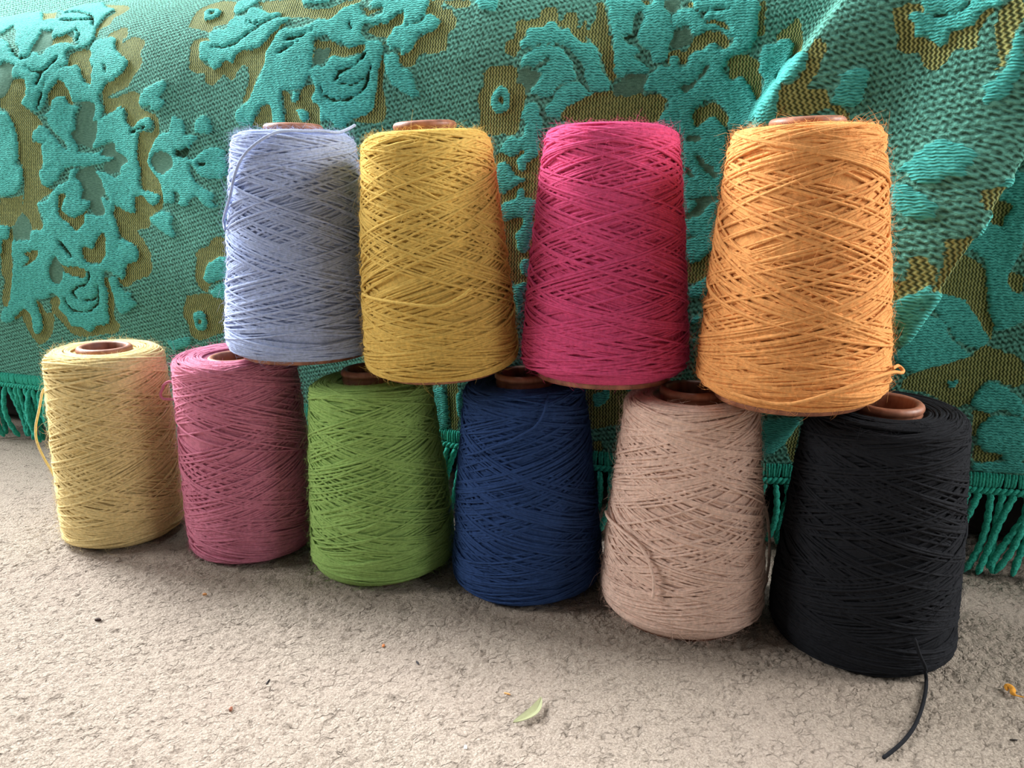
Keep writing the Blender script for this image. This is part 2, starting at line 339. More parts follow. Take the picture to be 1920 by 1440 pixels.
O -1956,4054 -1676,4030 -1372,3982 -1396,3902 -1252,3846 -1084,3854 -932,3918 -812,3910 -844,3854 -972,3814 -1020,3726 -1196,3742 -1396,3782 -1572,3798 -1636,3862 -1788,3878
O -1156,3518 -996,3502 -836,3430 -684,3470 -644,3390 -780,3366 -852,3350 -972,3374 -1044,3326 -1156,3302
O -692,3574 -572,3622 -388,3678 -340,3670 -372,3598 -444,3518 -548,3518
O -484,3374 -452,3294 -460,3094 -420,2886 -460,2782 -644,2782 -724,2814 -556,2886 -524,3094 -508,3262
O -1524,3094 -1452,3078 -1396,2982 -1332,2998 -1268,3102 -1124,3118 -1172,3014 -1084,2926 -1068,2798 -1196,2758 -1508,2774 -1492,2926
O -1820,2974 -1684,2966 -1668,2822 -1740,2782 -1972,2814 -1860,2902
O -764,3822 -652,3782 -508,3790 -668,3742 -708,3726
M -1140,3438 -1004,3430 -1044,3326 -1156,3302
T -2692,3998 -2716,4078 -2636,4102 -2492,4054 -2476,3974 -2572,3942 -2660,3942
O -2628,4038 -2556,4046 -2564,4014 -2612,3998
T -2268,3982 -2236,4118 -1972,4094 -1972,4006 -2060,3974 -2188,3950
T -2540,3734 -2468,3782 -2308,3774 -2284,3862 -2172,3902 -2036,3902 -2036,3966 -1924,3958 -1788,3878 -1604,3846 -1700,3790 -1804,3766 -1948,3694 -2108,3622 -2308,3574 -2460,3598 -2508,3670
T -2644,3662 -2524,3662 -2460,3590 -2308,3558 -2140,3582 -1980,3654 -1796,3734 -1604,3790 -1484,3758 -1580,3694 -1676,3606 -1820,3510 -1988,3510 -2108,3486 -2172,3406 -2276,3430 -2356,3366 -2436,3366 -2508,3438 -2612,3470 -2636,3566
X -2476,3606 -2308,3574 -2140,3606 -1964,3686 -1956,3670 -2132,3590 -2308,3558 -2468,3590
X -2020,3854 -1972,3798 -1836,3766 -1700,3790 -1828,3758 -1980,3782
T -1580,3654 -1484,3670 -1348,3646 -1228,3686 -1164,3718 -1028,3718 -972,3814 -820,3854 -772,3766 -684,3702 -588,3710 -428,3782 -340,3774 -316,3686 -412,3686 -572,3622 -700,3638 -716,3550 -660,3478 -772,3430 -836,3430 -892,3478 -980,3494 -1052,3558 -1124,3542 -1172,3534 -1164,3398 -1164,3302 -1204,3182 -1268,3102 -1372,3086 -1508,3094 -1524,2966 -1508,2774 -1660,2782 -1660,2934 -1748,2990 -1860,2942 -1932,2838 -2068,2806 -2164,2870 -2124,2958 -1980,3030 -1868,3166 -1788,3246 -1732,3334 -1708,3454 -1636,3542
T -1188,3238 -1116,3286 -1028,3270 -972,3374 -852,3334 -732,3350 -652,3406 -660,3478 -492,3454 -484,3374 -500,3238 -516,3094 -540,2886 -652,2830 -748,2806 -796,2742 -892,2750 -964,2806 -1068,2814 -1068,2926 -1172,3006 -1108,3054 -1148,3158
X -1060,3134 -1052,3070 -980,3006 -852,2982 -732,3014 -644,3078 -596,3254 -580,3238 -620,3070 -724,2998 -852,2966 -988,2990 -1068,3070
X -660,3382 -748,3270 -876,3238 -924,3158 -900,3150 -860,3222 -740,3262 -636,3366
X -860,3118 -740,3118 -644,3158 -644,3150 -732,3102 -860,3110
X -1484,3566 -1348,3574 -1212,3622 -1204,3614 -1340,3558 -1476,3550
X -1564,3438 -1452,3478 -1348,3526 -1340,3518 -1444,3462 -1556,3430
X -852,3678 -812,3590 -820,3590 -868,3670
T -692,3838 -636,3886 -380,3854 -396,3814 -540,3798 -660,3798
T -1388,3918 -1396,3982 -1100,3942 -1188,3894
T -2980,2918 -2852,2902 -2820,2758 -3028,2766
T -2692,2758 -2660,2886 -2516,2902 -2476,2750
T -1388,3070 -1316,3062 -1316,2998 -1380,2990
T -1356,2918 -1260,2918 -1196,2846 -1268,2798
O -140,3806 28,3798 20,3726 140,3686 196,3558 132,3486 124,3366 -4,3334 -132,3334 -180,3246 -308,3262 -332,3366 -236,3350 -164,3454 -44,3518 44,3582 -20,3646 -116,3686
O 12,3798 284,3766 284,3710 132,3718
O -508,3582 -452,3654 -332,3710 -332,3606 -428,3550 -476,3486 -476,3406
O 644,3318 660,3382 724,3438 732,3558 820,3574 900,3574 916,3646 980,3678 1036,3646 1068,3542 1116,3614 1180,3622 1220,3574 1228,3478 1268,3550 1276,3590 1308,3390 1252,3382 1172,3454 1092,3494 1044,3526 980,3534 940,3494 828,3486 820,3430 764,3382 780,3334 732,3270
O 1340,3710 1412,3686 1460,3518 1500,3390 1540,3230 1564,3134 1556,3078 1500,3094 1460,3214 1412,3326 1340,3374 1316,3470 1364,3598
O 476,3158 572,3206 740,3198 772,3158 780,3062 836,3046 860,2918 820,2758 788,2662 484,2662 468,2806 444,2910 452,3006 492,3070
O 1428,2982 1596,2982 1612,2766 1204,2782 1180,2846 1292,2878 1404,2918
M 780,3182 932,3158 964,3102 892,3006 852,2982 836,3054 780,3070
T -556,3798 -452,3862 -124,3814 -116,3686 -156,3622 -260,3590 -332,3606 -332,3710 -420,3678 -516,3622
T -468,3470 -380,3590 -316,3582 -244,3582 -140,3614 -92,3670 -20,3646 44,3582 -20,3518 -148,3486 -204,3374 -252,3342 -308,3350 -324,3398 -404,3390
T 332,3750 436,3758 524,3750 540,3654 444,3646 372,3694
T 772,3382 828,3430 828,3486 948,3494 988,3534 1044,3526 1084,3462 1140,3486 1188,3430 1252,3374 1340,3366 1396,3318 1436,3174 1500,3078 1524,3006 1436,2982 1372,2998 1324,3078 1300,3174 1260,3230 1164,3326 1092,3358 940,3358 868,3342 796,3326
T 788,3206 844,3286 916,3334 1012,3342 1116,3318 1196,3230 1236,3118 1220,3078 1124,3038 1084,2982 1020,2934 948,2966 892,2990 940,3062 972,3118 948,3174 1036,3222 1004,3254 956,3214 900,3190
T 1012,2862 1068,2902 1108,2990 1188,3046 1260,3062 1332,3006 1420,2950 1388,2910 1252,2894 1188,2846 1140,2782 1076,2774 1036,2814
T 564,2966 604,3022 652,3038 716,2998 724,2870 652,2822 588,2854 564,2910
O 644,2966 676,2942 668,2894 636,2902 628,2950
T 860,2878 916,2902 972,2846 996,2654 868,2654 876,2750 828,2790
T -452,3358 -340,3342 -308,3246 -180,3182 -148,3078 -100,2974 -236,3006 -380,3110 -452,3238
O 2092,3662 2132,3662 2140,3614 2108,3622
O 1964,3246 2012,3310 2124,3286 2164,3398 2268,3422 2388,3406 2444,3350 2436,3294 2396,3294 2332,3342 2276,3318 2220,3286 2156,3270 2100,3182 2052,3214 1988,3166
O 2444,3214 2532,3238 2604,3222 2700,3182 2732,3046 2780,2910 2700,2902 2620,3022 2556,3078 2484,3054 2460,3070
O 2620,3614 2700,3622 2708,3518 2708,3382 2660,3374 2660,3502
O 2804,3358 2868,3422 2956,3478 2980,3454 3156,3182 3012,3222 2956,3310 2884,3342 2820,3302
O 1404,2974 1588,2982 1796,2966 1756,2838 1740,2766 1716,2742 1196,2750 1188,2854
O 1796,2958 1948,2966 1980,2918 1948,2798 1932,2742 1732,2750 1764,2870
O 2212,2838 2348,2886 2412,2854 2492,2766 2492,2694 2428,2710 2380,2774 2308,2758 2260,2702 2212,2654 2196,2758
M 1996,3446 2132,3446 2156,3382 2132,3326 1988,3318 1972,3374
M 1580,3062 1668,3126 1796,3110 1788,2982 1588,2958 1540,2998
T 1444,3630 1436,3718 1708,3710 1748,3646 1796,3662 1844,3702 1884,3694 1900,3638 1956,3582 1980,3494 2012,3478 1988,3374 1964,3310 1964,3238 1916,3206 1852,3214 1828,3294 1732,3350 1716,3446 1748,3574 1668,3582 1660,3446 1596,3406 1612,3374 1732,3310 1740,3278 1692,3254 1732,3230 1828,3150 1804,3126 1684,3134 1580,3094 1540,3190 1524,3342 1484,3518
M 1892,3694 2028,3686 2028,3606 1964,3590 1900,3646
O 1708,3710 1788,3702 1772,3662 1740,3654
T 1972,3542 2036,3598 2100,3614 2180,3566 2236,3510 2324,3478 2420,3422 2476,3374 2444,3366 2372,3422 2268,3430 2196,3390 2124,3446 2116,3478 2028,3470
T 2052,3686 2124,3678 2156,3598 2228,3566 2260,3510 2372,3486 2444,3430 2492,3366 2460,3302 2372,3286 2340,3334 2276,3318 2228,3286 2164,3278 2132,3214 2116,3166 2052,3190 2060,3246 1996,3254 1988,3166 1908,3182 1828,3110 1788,2998 1908,2974 2004,2886 1948,2798 1924,2734 2020,2686 2092,2654 2244,2646 2196,2750 2220,2846 2324,2902 2404,2870 2492,2782 2500,2694 2668,2678 2836,2726 2908,2678 2980,2662 3020,2734 3060,2934 2908,3070 2780,3046 2796,2918 2740,2894 2628,3014 2564,3086 2500,3046 2460,3070 2420,3110 2444,3214 2532,3246 2620,3278 2652,3366 2652,3502 2612,3646
M 2084,3014 2196,3062 2284,3174 2308,3150 2228,3062 2124,2966
X 2148,3606 2228,3574 2292,3582 2380,3590 2484,3566 2380,3582 2292,3574 2228,3558 2156,3590
O 2260,3510 2372,3494 2444,3438 2492,3366 2468,3342 2476,3374 2420,3422 2324,3470 2252,3494
T 2692,3230 2732,3302 2804,3302 2884,3342 2940,3318 3012,3222 2980,3118 2852,3070 2748,3054 2700,3134
O 2908,3078 2940,3078 3068,2934 3052,2926
T 2260,2702 2316,2758 2380,2774 2436,2710 2500,2646 2252,2646
O 3052,2918 3132,2942 3196,3038 3204,3134 3276,3222 3308,3182 3300,3110 3228,2974 3188,2894 3268,2878 3252,2766 3124,2710 3020,2718 3028,2790
T 2932,3086 3020,3174 3188,3150 3204,3094 3188,3030 3132,2958 3060,2942
O 3612,3382 3692,3398 3756,3382 3788,3326 3740,3350 3700,3342 3684,3310 3716,3254 3716,3206 3788,3174 3852,3134 3900,3126 3916,3198 3972,3206 4036,3294 4108,3310 4092,3270 4052,3198 4028,3086 3940,3094 3900,3022 3844,2974 3780,3006 3748,3086 3636,3110 3620,3230
O 4140,3310 4188,3350 4228,3342 4220,3286 4164,3110 4132,3006 4068,2918 4068,2926 4108,3030 4116,3190
T 3732,3422 4036,3382 4148,3358 4140,3326 4060,3302 4028,3238 3956,3198 3916,3214 3900,3142 3860,3118 3812,3182 3724,3190 3716,3254 3692,3310 3700,3342 3748,3342 3796,3318 3892,3302 3796,3326 3756,3374
X 3788,3326 3892,3310 3932,3318 3988,3374 3996,3366 3940,3310 3892,3294 3788,3318
T 4012,2774 4060,2878 4116,2950 4180,3134 4204,3174 4164,2942 4108,2822 4068,2750 4020,2734
T 3268,2782 3292,2862 3324,2926 3364,2998 3460,3006 3452,2918 3428,2806 3380,2758 3308,2774
O 3252,2766 3308,2766 3364,2702 3332,2678 3268,2742
T 3676,2350 3748,2438 3828,2518 3892,2478 3924,2430 3900,2358 3860,2318 3860,2286 3668,2302
T 3676,2334 3748,2430 3828,2446 3908,2414 3852,2310 3764,2230 3692,2270
T 3620,2230 3684,2214 3740,2118 3716,2022 3660,2006 3604,2094
O 3516,1614 3564,1638 3588,1750 3628,1782 3660,1718 3636,1622 3564,1542 3492,1502
T 3484,1470 3524,1534 3564,1542 3628,1606 3572,1470 3460,1342
T 3836,1918 3940,2062 4020,2278 4644,2326 4708,1862 4660,1590 4740,1430 4764,1414 4796,1238 4620,1142 4540,1302 4492,1518 4404,1726
O 3708,1798 3796,1902 4388,1686 4500,1478 4516,1342 4604,1166 4556,1022 4476,1014 4572,1070 4364,1342 4268,1414 3668,1542 3660,1630
O 3892,2070 3932,2214 4556,2118 4564,1982 4492,1942
O 4644,1590 4740,1558 4740,1430 4652,1486
T 3636,1574 4268,1406 4380,1342 4548,1110 4540,1014 4428,1022 4332,1078 4100,1318 3596,1454
T 3468,1238 3580,1454 4164,1246 4276,1094 4428,966 4420,910 4188,830 4020,830 3924,910
O 4220,878 4436,926 4540,1014 4676,982 4828,902 4828,710 4636,758 4516,662 4492,574 4356,550 4180,646 3964,702 4036,814
T 4316,750 4380,750 4372,702 4316,702
T 4500,606 4572,718 4700,718 4836,622 4876,502 4716,526 4596,502 4508,550
O 4508,518 4660,486 4572,374 4540,294
T 4572,278 4572,406 4660,478 4788,486 4876,454 4924,150 4772,134 4628,206
O 4556,254 4652,182 4764,174 4740,118 4580,102
T 4580,86 4924,118 4940,30 4588,22
O 612,2478 972,2630 1020,2206 988,1494 796,1478 724,1910
T 852,2790 916,2862 980,2814 1004,2702 980,2606 996,2510 972,2462 908,2414 876,2334 836,2374 828,2446 876,2502 836,2510 780,2470 668,2502 628,2478 692,2558 740,2638 820,2622 892,2662
T 636,2422 732,2414 796,2326 900,2286 820,2238 700,2166 652,2254
T 692,2078 788,2118 828,2142 836,2190 884,2214 908,2142 996,2110 996,2030 964,1974 860,1974 708,1958
T 828,1814 884,1910 908,1966 972,1974 972,1790 932,1694 868,1702
T 884,1614 956,1622 948,1486 884,1558
T 884,1622 956,1630 956,1510 916,1526
T 820,1414 940,1446 916,1350 884,1142 852,1254
T 2116,2662 2252,2686 2348,2758 2484,2638 2484,2334 2460,2214 2452,1926 2436,1718 2316,1638 2244,1686 2196,1990 2148,2510
M 2236,2470 2292,2462 2332,2398 2388,2382 2444,2302 2380,2302 2284,2390
M 2172,2382 2196,2374 2260,2286 2236,2286 2180,2334
M 2188,2134 2324,2142 2468,2158 2452,2118 2372,2078 2332,2006 2220,1966 2204,2006 2292,2094
M 2228,1838 2300,1854 2284,1822 2236,1814
M 2156,2622 2212,2630 2316,2606 2180,2574
O 2252,1678 2316,1638 2436,1718 2444,1542 2260,1534
O 2252,1646 2340,1638 2436,1662 2428,1550 2340,1502 2268,1502
T 2292,1430 2340,1494 2428,1534 2428,1422 2404,1382 2308,1382
T 2316,1230 2412,1254 2404,1198 2332,1190
T 2324,1070 2380,1094 2372,1038
O 132,454 244,470 220,46 148,38
T -28,382 116,398 116,30 -20,6
T 228,374 284,414 268,158 228,182
O 1460,558 1812,590 1772,310 1612,238 1492,230
T 1524,534 1652,574 1644,478 1548,422
O 1524,94 1604,102 1596,-10 1532,-18
O 3068,334 3188,366 3220,54 3180,54
T 2892,446 3124,502 3108,206 2948,94
'''

# ------------------------------------------------------------------ carpet (the floor)
def axis_steps(a, lo, hi, b, step, coarse):
    """fine steps between lo and hi, coarse ones out to a and b"""
    L = lo - np.cumsum(step * 1.25 ** np.arange(1, 60)); L = L[L > a][::-1]
    H = hi + np.cumsum(step * 1.25 ** np.arange(1, 60)); H = H[H < b]
    return np.r_[a, L, np.arange(lo, hi, step), H, b]

def build_floor():
    xs = axis_steps(-3.0, -0.44, 0.46, 3.0, 0.0016, 0.1); ys = axis_steps(-1.5, 0.31, 0.72, 3.0, 0.0016, 0.1)
    X, Y = np.meshgrid(xs, ys, indexing='ij')
    wx = X + 0.006 * (vnoise(X * 90, Y * 90, 3) - 0.5) + 0.002 * (vnoise(X * 300, Y * 300, 5) - 0.5)
    wy = Y + 0.006 * (vnoise(X * 90, Y * 90, 4) - 0.5) + 0.002 * (vnoise(X * 300, Y * 300, 6) - 0.5)
    a = 0.62
    u = (wx * math.cos(a) + wy * math.sin(a)); v = (-wx * math.sin(a) + wy * math.cos(a))
    f1, f2 = worley(u / 0.0090, v / 0.0050, 11)
    crack = 1 - np.clip((f2 - f1) / 0.13, 0, 1)
    deep = sstep(0.30, 0.70, vnoise(X * 55 + 7, Y * 55, 8) * 0.6 + vnoise(X * 210, Y * 210, 9) * 0.4)
    z = -0.0012 * crack * deep + 0.0013 * (1 - f1) + 0.0010 * (vnoise(X * 320, Y * 320, 12) - 0.5)
    z = z + 0.0014 * (vnoise(X * 28, Y * 28, 13) - 0.5) + 0.0012 * (vnoise(X * 600, Y * 600, 14) - 0.5) - 0.0006
    fine = ((X > -0.5) & (X < 0.5) & (Y > 0.26) & (Y < 0.78))
    z = np.where(fine, z, 0.0)
    N = Nodes('beige_carpet'); c = N.coord(); M = N.math
    warp = N.n.new('ShaderNodeTexNoise'); N.link(c, warp.inputs['Vector']); warp.inputs['Scale'].default_value = 110; warp.inputs['Detail'].default_value = 3
    off = N.n.new('ShaderNodeVectorMath'); off.operation = 'MULTIPLY_ADD'; N.link(warp.outputs['Color'], off.inputs[0]); off.inputs[1].default_value = (0.009, 0.009, 0); N.link(c, off.inputs[2])
    rot = N.scale(N.scale(off.outputs[0], (1, 1, 0), (0, 0, -0.62)), (105, 185, 1))
    vo = N.n.new('ShaderNodeTexVoronoi'); vo.feature = 'DISTANCE_TO_EDGE'; N.link(rot, vo.inputs['Vector']); vo.inputs['Scale'].default_value = 1.0
    where = N.ramp(M('ADD', M('MULTIPLY', N.noise(c, 70, 2), 0.55), M('MULTIPLY', N.noise(c, 260, 2), 0.45)), 0.44, 0.66)
    crack_f = M('MULTIPLY', N.ramp(vo.outputs['Distance'], 0.10, 0.015), where)
    g = N.noise(c, 800, 4, 0.75)
    col = N.mix(N.ramp(g, 0.32, 0.66), lin(122, 112, 101), lin(197, 185, 171))
    col = N.mix(M('MULTIPLY', N.ramp(N.noise(c, 9, 2), 0.35, 0.7), 0.4), col, lin(172, 157, 146))
    col = N.mix(M('MULTIPLY', crack_f, 0.6), col, lin(74, 65, 56))
    h = M('ADD', N.noise(c, 650, 4, 0.75), M('MULTIPLY', N.voronoi(c, 480), -0.5))
    h = M('SUBTRACT', h, M('MULTIPLY', crack_f, 0.9))
    mat = N.finish(col, 0.95, N.bump(h, 0.0019, 0.9), 0.1, lin(220, 205, 190), 0.1)
    o = mesh_obj('floor', np.stack([X, Y, z], -1).reshape(-1, 3), grid_faces(len(xs), len(ys)), mat)
    tag(o, 'beige looped pile carpet with worn cracks between the tufts', None, None, 'structure')
    return o
build_floor()

# ------------------------------------------------------------------ bedspread
def paint_motifs(S, V):
    """which weave each cloth point has: 0 ground, 1 olive, 2 raised turquoise, 3 fine grey green, 4 groove"""
    cls = np.zeros(S.shape, np.uint8)
    s1 = S[:, 0]; v1 = V[0, :]
    Sj = S + 0.0010 * (vnoise(S * 420, V * 420, 21) - 0.5) * 2; Vj = V + 0.0010 * (vnoise(S * 420, V * 420, 22) - 0.5) * 2
    polys = []
    for ln in MOTIFS.strip().splitlines():
        k, *ps = ln.split()
        polys.append(('GOTMX'.index(k), np.array([tuple(map(int, p.split(','))) for p in ps], float) * 1e-4))
    jobs = []
    for k, P in polys:                       # the pattern repeats along the bed, also where the photograph does not look
        lo, hi = P[:, 0].min(), P[:, 0].max()
        top = P[:, 1].max()
        if hi < -0.24 and top < 0.26 and lo > -0.57: jobs.append((k, P + [0.33, 0]))
        if lo > -0.2 and hi < 0.28: jobs.append((k, P + [-0.86, 0.0]))
        if hi < -0.2: jobs.append((k, P + [1.10, 0]))
    jobs += [(k, P) for k, P in polys]
    for k, P in jobs:
        n = len(P); Q = smooth_line(np.vstack([P, P[:1]]), n * 5)
        i0, i1 = np.searchsorted(s1, [Q[:, 0].min() - 0.002, Q[:, 0].max() + 0.002]); j0, j1 = np.searchsorted(v1, [Q[:, 1].min() - 0.002, Q[:, 1].max() + 0.002])
        if i1 <= i0 or j1 <= j0: continue
        s = Sj[i0:i1, j0:j1]; v = Vj[i0:i1, j0:j1]; inside = np.zeros(s.shape, bool)
        A = Q; B = np.roll(Q, -1, 0)
        for (x0, y0), (x1, y1) in zip(A, B):
            if y0 == y1: continue
            hit = ((y0 > v) != (y1 > v))
            inside ^= hit & (s < (x1 - x0) * (v - y0) / (y1 - y0) + x0)
        cls[i0:i1, j0:j1][inside] = k
    return cls

def blur(a, n):
    for _ in range(n):
        p = np.pad(a, 1, mode='edge'); a = (p[:-2, 1:-1] + p[2:, 1:-1] + p[1:-1, :-2] + p[1:-1, 2:] + 4 * p[1:-1, 1:-1]) / 8
    return a

def cloth_material():
    N = Nodes('brocade_weave'); uv = N.attrv('weave'); x, y, _ = N.sep(uv)
    M = N.math
    wob = N.noise(uv, 60, 2); fib = N.noise(uv, 1400, 3, 0.7); blot = N.noise(uv, 320, 2)
    # ground: ropes of bumps in rising rows
    r = N.sep(N.scale(uv, (1, 1, 1), (0, 0, -0.24)))
    ax = M('ADD', M('MULTIPLY', r[0], 2 * math.pi / 0.0040), M('ADD', M('MULTIPLY', wob, 12.0), M('MULTIPLY', N.noise(uv, 240, 1), 3.0))); by = M('MULTIPLY', r[1], 2 * math.pi / 0.0043)
    rope = M('SINE', M('ADD', by, M('MULTIPLY', M('SINE', ax), 0.9)))
    bead = M('SINE', M('ADD', ax, M('MULTIPLY', by, 0.5)))
    gh = M('ADD', M('ADD', M('MULTIPLY', rope, 0.30), M('MULTIPLY', bead, 0.24)), M('ADD', M('MULTIPLY', fib, 0.55), M('MULTIPLY', M('SUBTRACT', N.noise(uv, 520, 2), 0.5), 1.1)))
    gcol = N.mix(N.ramp(M('ADD', gh, M('MULTIPLY', M('SUBTRACT', blot, 0.5), 1.4)), -0.25, 0.65), lin(36, 66, 51), lin(103, 173, 156))
    # raised turquoise: short stitches in level rows
    st = N.noise(N.scale(uv, (300, 780, 1)), 1.0, 1, 0.5)
    row = M('SINE', M('ADD', M('MULTIPLY', y, 2 * math.pi / 0.0021), M('MULTIPLY', N.noise(N.scale(uv, (330, 90, 1)), 1.0, 1), 9.0)))
    th = M('ADD', M('MULTIPLY', row, 0.22), M('ADD', M('MULTIPLY', st, 1.3), M('MULTIPLY', fib, 0.3)))
    tcol = N.mix(N.ramp(M('ADD', th, M('MULTIPLY', M('SUBTRACT', blot, 0.5), 0.9)), 0.3, 1.1), lin(28, 104, 97), lin(88, 192, 184))
    # olive: upright zigzag knit
    zz = M('SINE', M('ADD', M('MULTIPLY', x, 2 * math.pi / 0.0026), M('MULTIPLY', M('SINE', M('MULTIPLY', y, 2 * math.pi / 0.0034)), 1.1)))
    oh = M('ADD', M('MULTIPLY', zz, 0.42), M('MULTIPLY', fib, 0.6))
    ocol = N.mix(N.ramp(M('ADD', oh, M('MULTIPLY', M('SUBTRACT', blot, 0.5), 0.8)), -0.1, 0.7), lin(56, 60, 26), lin(154, 158, 96))
    # fine grey green
    mh = M('ADD', M('MULTIPLY', N.noise(N.scale(uv, (260, 900, 1)), 1.0, 2), 0.5), M('MULTIPLY', fib, 0.6))
    mcol = N.mix(N.ramp(mh, 0.35, 0.75), lin(40, 70, 58), lin(98, 138, 118))
    edge = lambda a: N.ramp(M('ADD', N.attr(a), M('MULTIPLY', M('SUBTRACT', st, 0.5), 0.9)), 0.36, 0.62)
    o_, t_, m_, x_ = edge('olive'), edge('raised'), edge('fine'), edge('groove')
    col = N.mix(o_, gcol, ocol); col = N.mix(m_, col, mcol); col = N.mix(t_, col, tcol); col = N.mix(x_, col, lin(40, 66, 44))
    h = N.mixf(o_, gh, M('MULTIPLY', oh, 0.6)); h = N.mixf(m_, h, M('MULTIPLY', mh, 0.4)); h = N.mixf(t_, h, M('MULTIPLY', th, 0.75))
    return N.finish(col, 0.9, N.bump(h, 0.0023, 0.9), 0.2, lin(120, 220, 205), 0.12)

def build_bedspread():
    root = empty('bedspread', tuple(BED_O))
    tag(root, 'turquoise and olive floral brocade bedspread with cord fringe hanging over bed', 'bedspread')
    ss = axis_steps(-1.1, -0.70, 0.56, 1.0, 0.0016, 0.1); vv = np.r_[np.arange(-0.005, 0.47, 0.0016), np.linspace(0.472, 1.25, 70)]
    S, V = np.meshgrid(ss, vv, indexing='ij')
    cls = paint_motifs(S, V)
    t = (cls == 2).astype(float); g = (cls == 4).astype(float)
    P = bed_surface(S, V)
    du = np.gradient(P, axis=0); dv = np.gradient(P, axis=1)
    nrm = np.cross(du, dv); nrm /= np.linalg.norm(nrm, axis=-1)[..., None] + 1e-12
    if (nrm[len(ss) // 2, 60] @ BE_N) < 0: nrm = -nrm
    h = 0.0016 * blur(t, 1) + 0.0012 * blur(t, 6) - 0.0006 * blur((cls == 1).astype(float), 2) - 0.0022 * blur(g, 1)
    h = h + 0.0008 * (vnoise(S * 70, V * 70, 31) - 0.5)
    P = P + nrm * h[..., None] - BED_O
    o = mesh_obj('woven_cloth', P.reshape(-1, 3), grid_faces(len(ss), len(vv)), cloth_material(), root)
    for nm, a in (('raised', blur(t, 1)), ('olive', blur((cls == 1).astype(float), 1)), ('fine', blur((cls == 3).astype(float), 1)), ('groove', blur(g, 1))):
        at = o.data.attributes.new(nm, 'FLOAT', 'POINT'); at.data.foreach_set('value', a.ravel().astype(np.float32))
    at = o.data.attributes.new('weave', 'FLOAT_VECTOR', 'POINT')
    at.data.foreach_set('vector', np.stack([S, V, 0 * S], -1).ravel().astype(np.float32))
    # ---- fringe
    N = Nodes('turquoise_cord'); c = N.coord()
    col = N.mix(N.ramp(N.noise(c, 700, 3), 0.3, 0.7), lin(26, 132, 112), lin(74, 200, 178))
    cord = N.finish(col, 0.9, N.bump(N.noise(c, 1100, 3, 0.7), 0.0008, 0.8), 0.2, lin(120, 220, 205), 0.1)
    def edge_at(s):
        s = np.atleast_1d(np.asarray(s, float)); return bed_surface(s, np.zeros_like(s)) - BED_O
    # wrapped loops of the heading: each two cords side by side
    cords = []
    for dx in (-0.0010, 0.0010):
        q = np.array([(dx, -0.001, 0.0006), (dx, 0.0014, -0.0005), (dx, 0.0019, -0.0035), (dx, 0.0019, -0.0075), (dx, 0.0012, -0.0105), (dx, -0.001, -0.0116)])
        cords.append(tube(smooth_line(q, 8), 0.00125, 6))
    lv, lf = join(cords)
    first = None
    R3 = Matrix(((BE_X[0], BE_N[0], 0), (BE_X[1], BE_N[1], 0), (0, 0, 1))).to_4x4()
    for s in np.arange(-0.70, 0.56, 0.00455):
        p = edge_at(s + RNG.uniform(-0.0003, 0.0003))[0]
        if first is None: first = ob = mesh_obj('heading_loop', lv, lf, cord, root)
        else:
            ob = first.copy(); COL.objects.link(ob)
        ob.matrix_local = Matrix.Translation(p) @ R3 @ Matrix.Rotation(RNG.uniform(-0.12, 0.12), 4, 'Y') @ Matrix.Scale(RNG.uniform(0.92, 1.1), 4)
    # braid under the loops: two strands twisted round each other
    s = np.arange(-0.70, 0.56, 0.0009); base = edge_at(s) + BE_N * 0.0022; base[:, 2] -= 0.0142
    strands = []
    for ph in (0, math.pi):
        a = s * 2 * math.pi / 0.0085 + ph
        strands.append(tube(base + np.sin(a)[:, None] * np.array([0, 0, 0.0017]) + (np.cos(a) * 0.0012)[:, None] * BE_N, 0.0017, 6))
    bv, bf = join(strands); mesh_obj('braid', bv, bf, cord, root)
    # hanging cords
    variants = []
    for k in range(10):
        z = np.linspace(0, 1, 30); L = 0.064
        bx = 0.004 * RNG.normal() * np.sin(z * 2.6 + RNG.uniform(0, 3)); by = 0.003 * np.sin(z * math.pi) * RNG.normal() + 0.002
        ctr = np.stack([bx - bx[0], by + 0 * z, -z * L], -1)
        a = np.arange(10) * 2 * math.pi / 10; tw = z * L * 2 * math.pi / RNG.uniform(0.016, 0.021)
        rad = 0.0031 * RNG.uniform(0.92, 1.1) * (0.62 + 0.38 * np.abs(np.cos(a[None] - tw[:, None])))
        rad *= np.where(z > 0.96, 0.75, 1)[:, None]; rad[-1] *= 0.4; rad[0] *= 0.6
        V3 = ctr[:, None] + np.stack([rad * np.cos(a), rad * np.sin(a), 0 * rad], -1)
        variants.append((V3.reshape(-1, 3), grid_faces(30, 10, False, True)))
    made = {}
    for i, s in enumerate(np.arange(-0.70, 0.56, 0.0082)):
        k = int(RNG.integers(10)); p = edge_at(s + RNG.uniform(-0.001, 0.001))[0] + BE_N * (0.0018 + RNG.uniform(-0.001, 0.0015)); p[2] -= 0.0165
        if k in made: ob = made[k].copy(); COL.objects.link(ob)
        else: made[k] = ob = mesh_obj('tassel', *variants[k], cord, root)
        lean = (0.20 if s < -0.35 else -0.32 if s > 0.33 else -0.15) + RNG.normal() * 0.10
        out = 0.10 + RNG.normal() * 0.07 + (0.24 if s > 0.33 else 0)
        zs = (p[2] - 0.0035) / 0.064 / (math.cos(lean) * math.cos(out))
        ob.matrix_local = Matrix.Translation(p) @ R3 @ Matrix.Rotation(-lean, 4, 'Y') @ Matrix.Rotation(out, 4, 'X') @ Matrix.Diagonal((1, 1, zs * RNG.uniform(0.96, 1.0), 1))
build_bedspread()

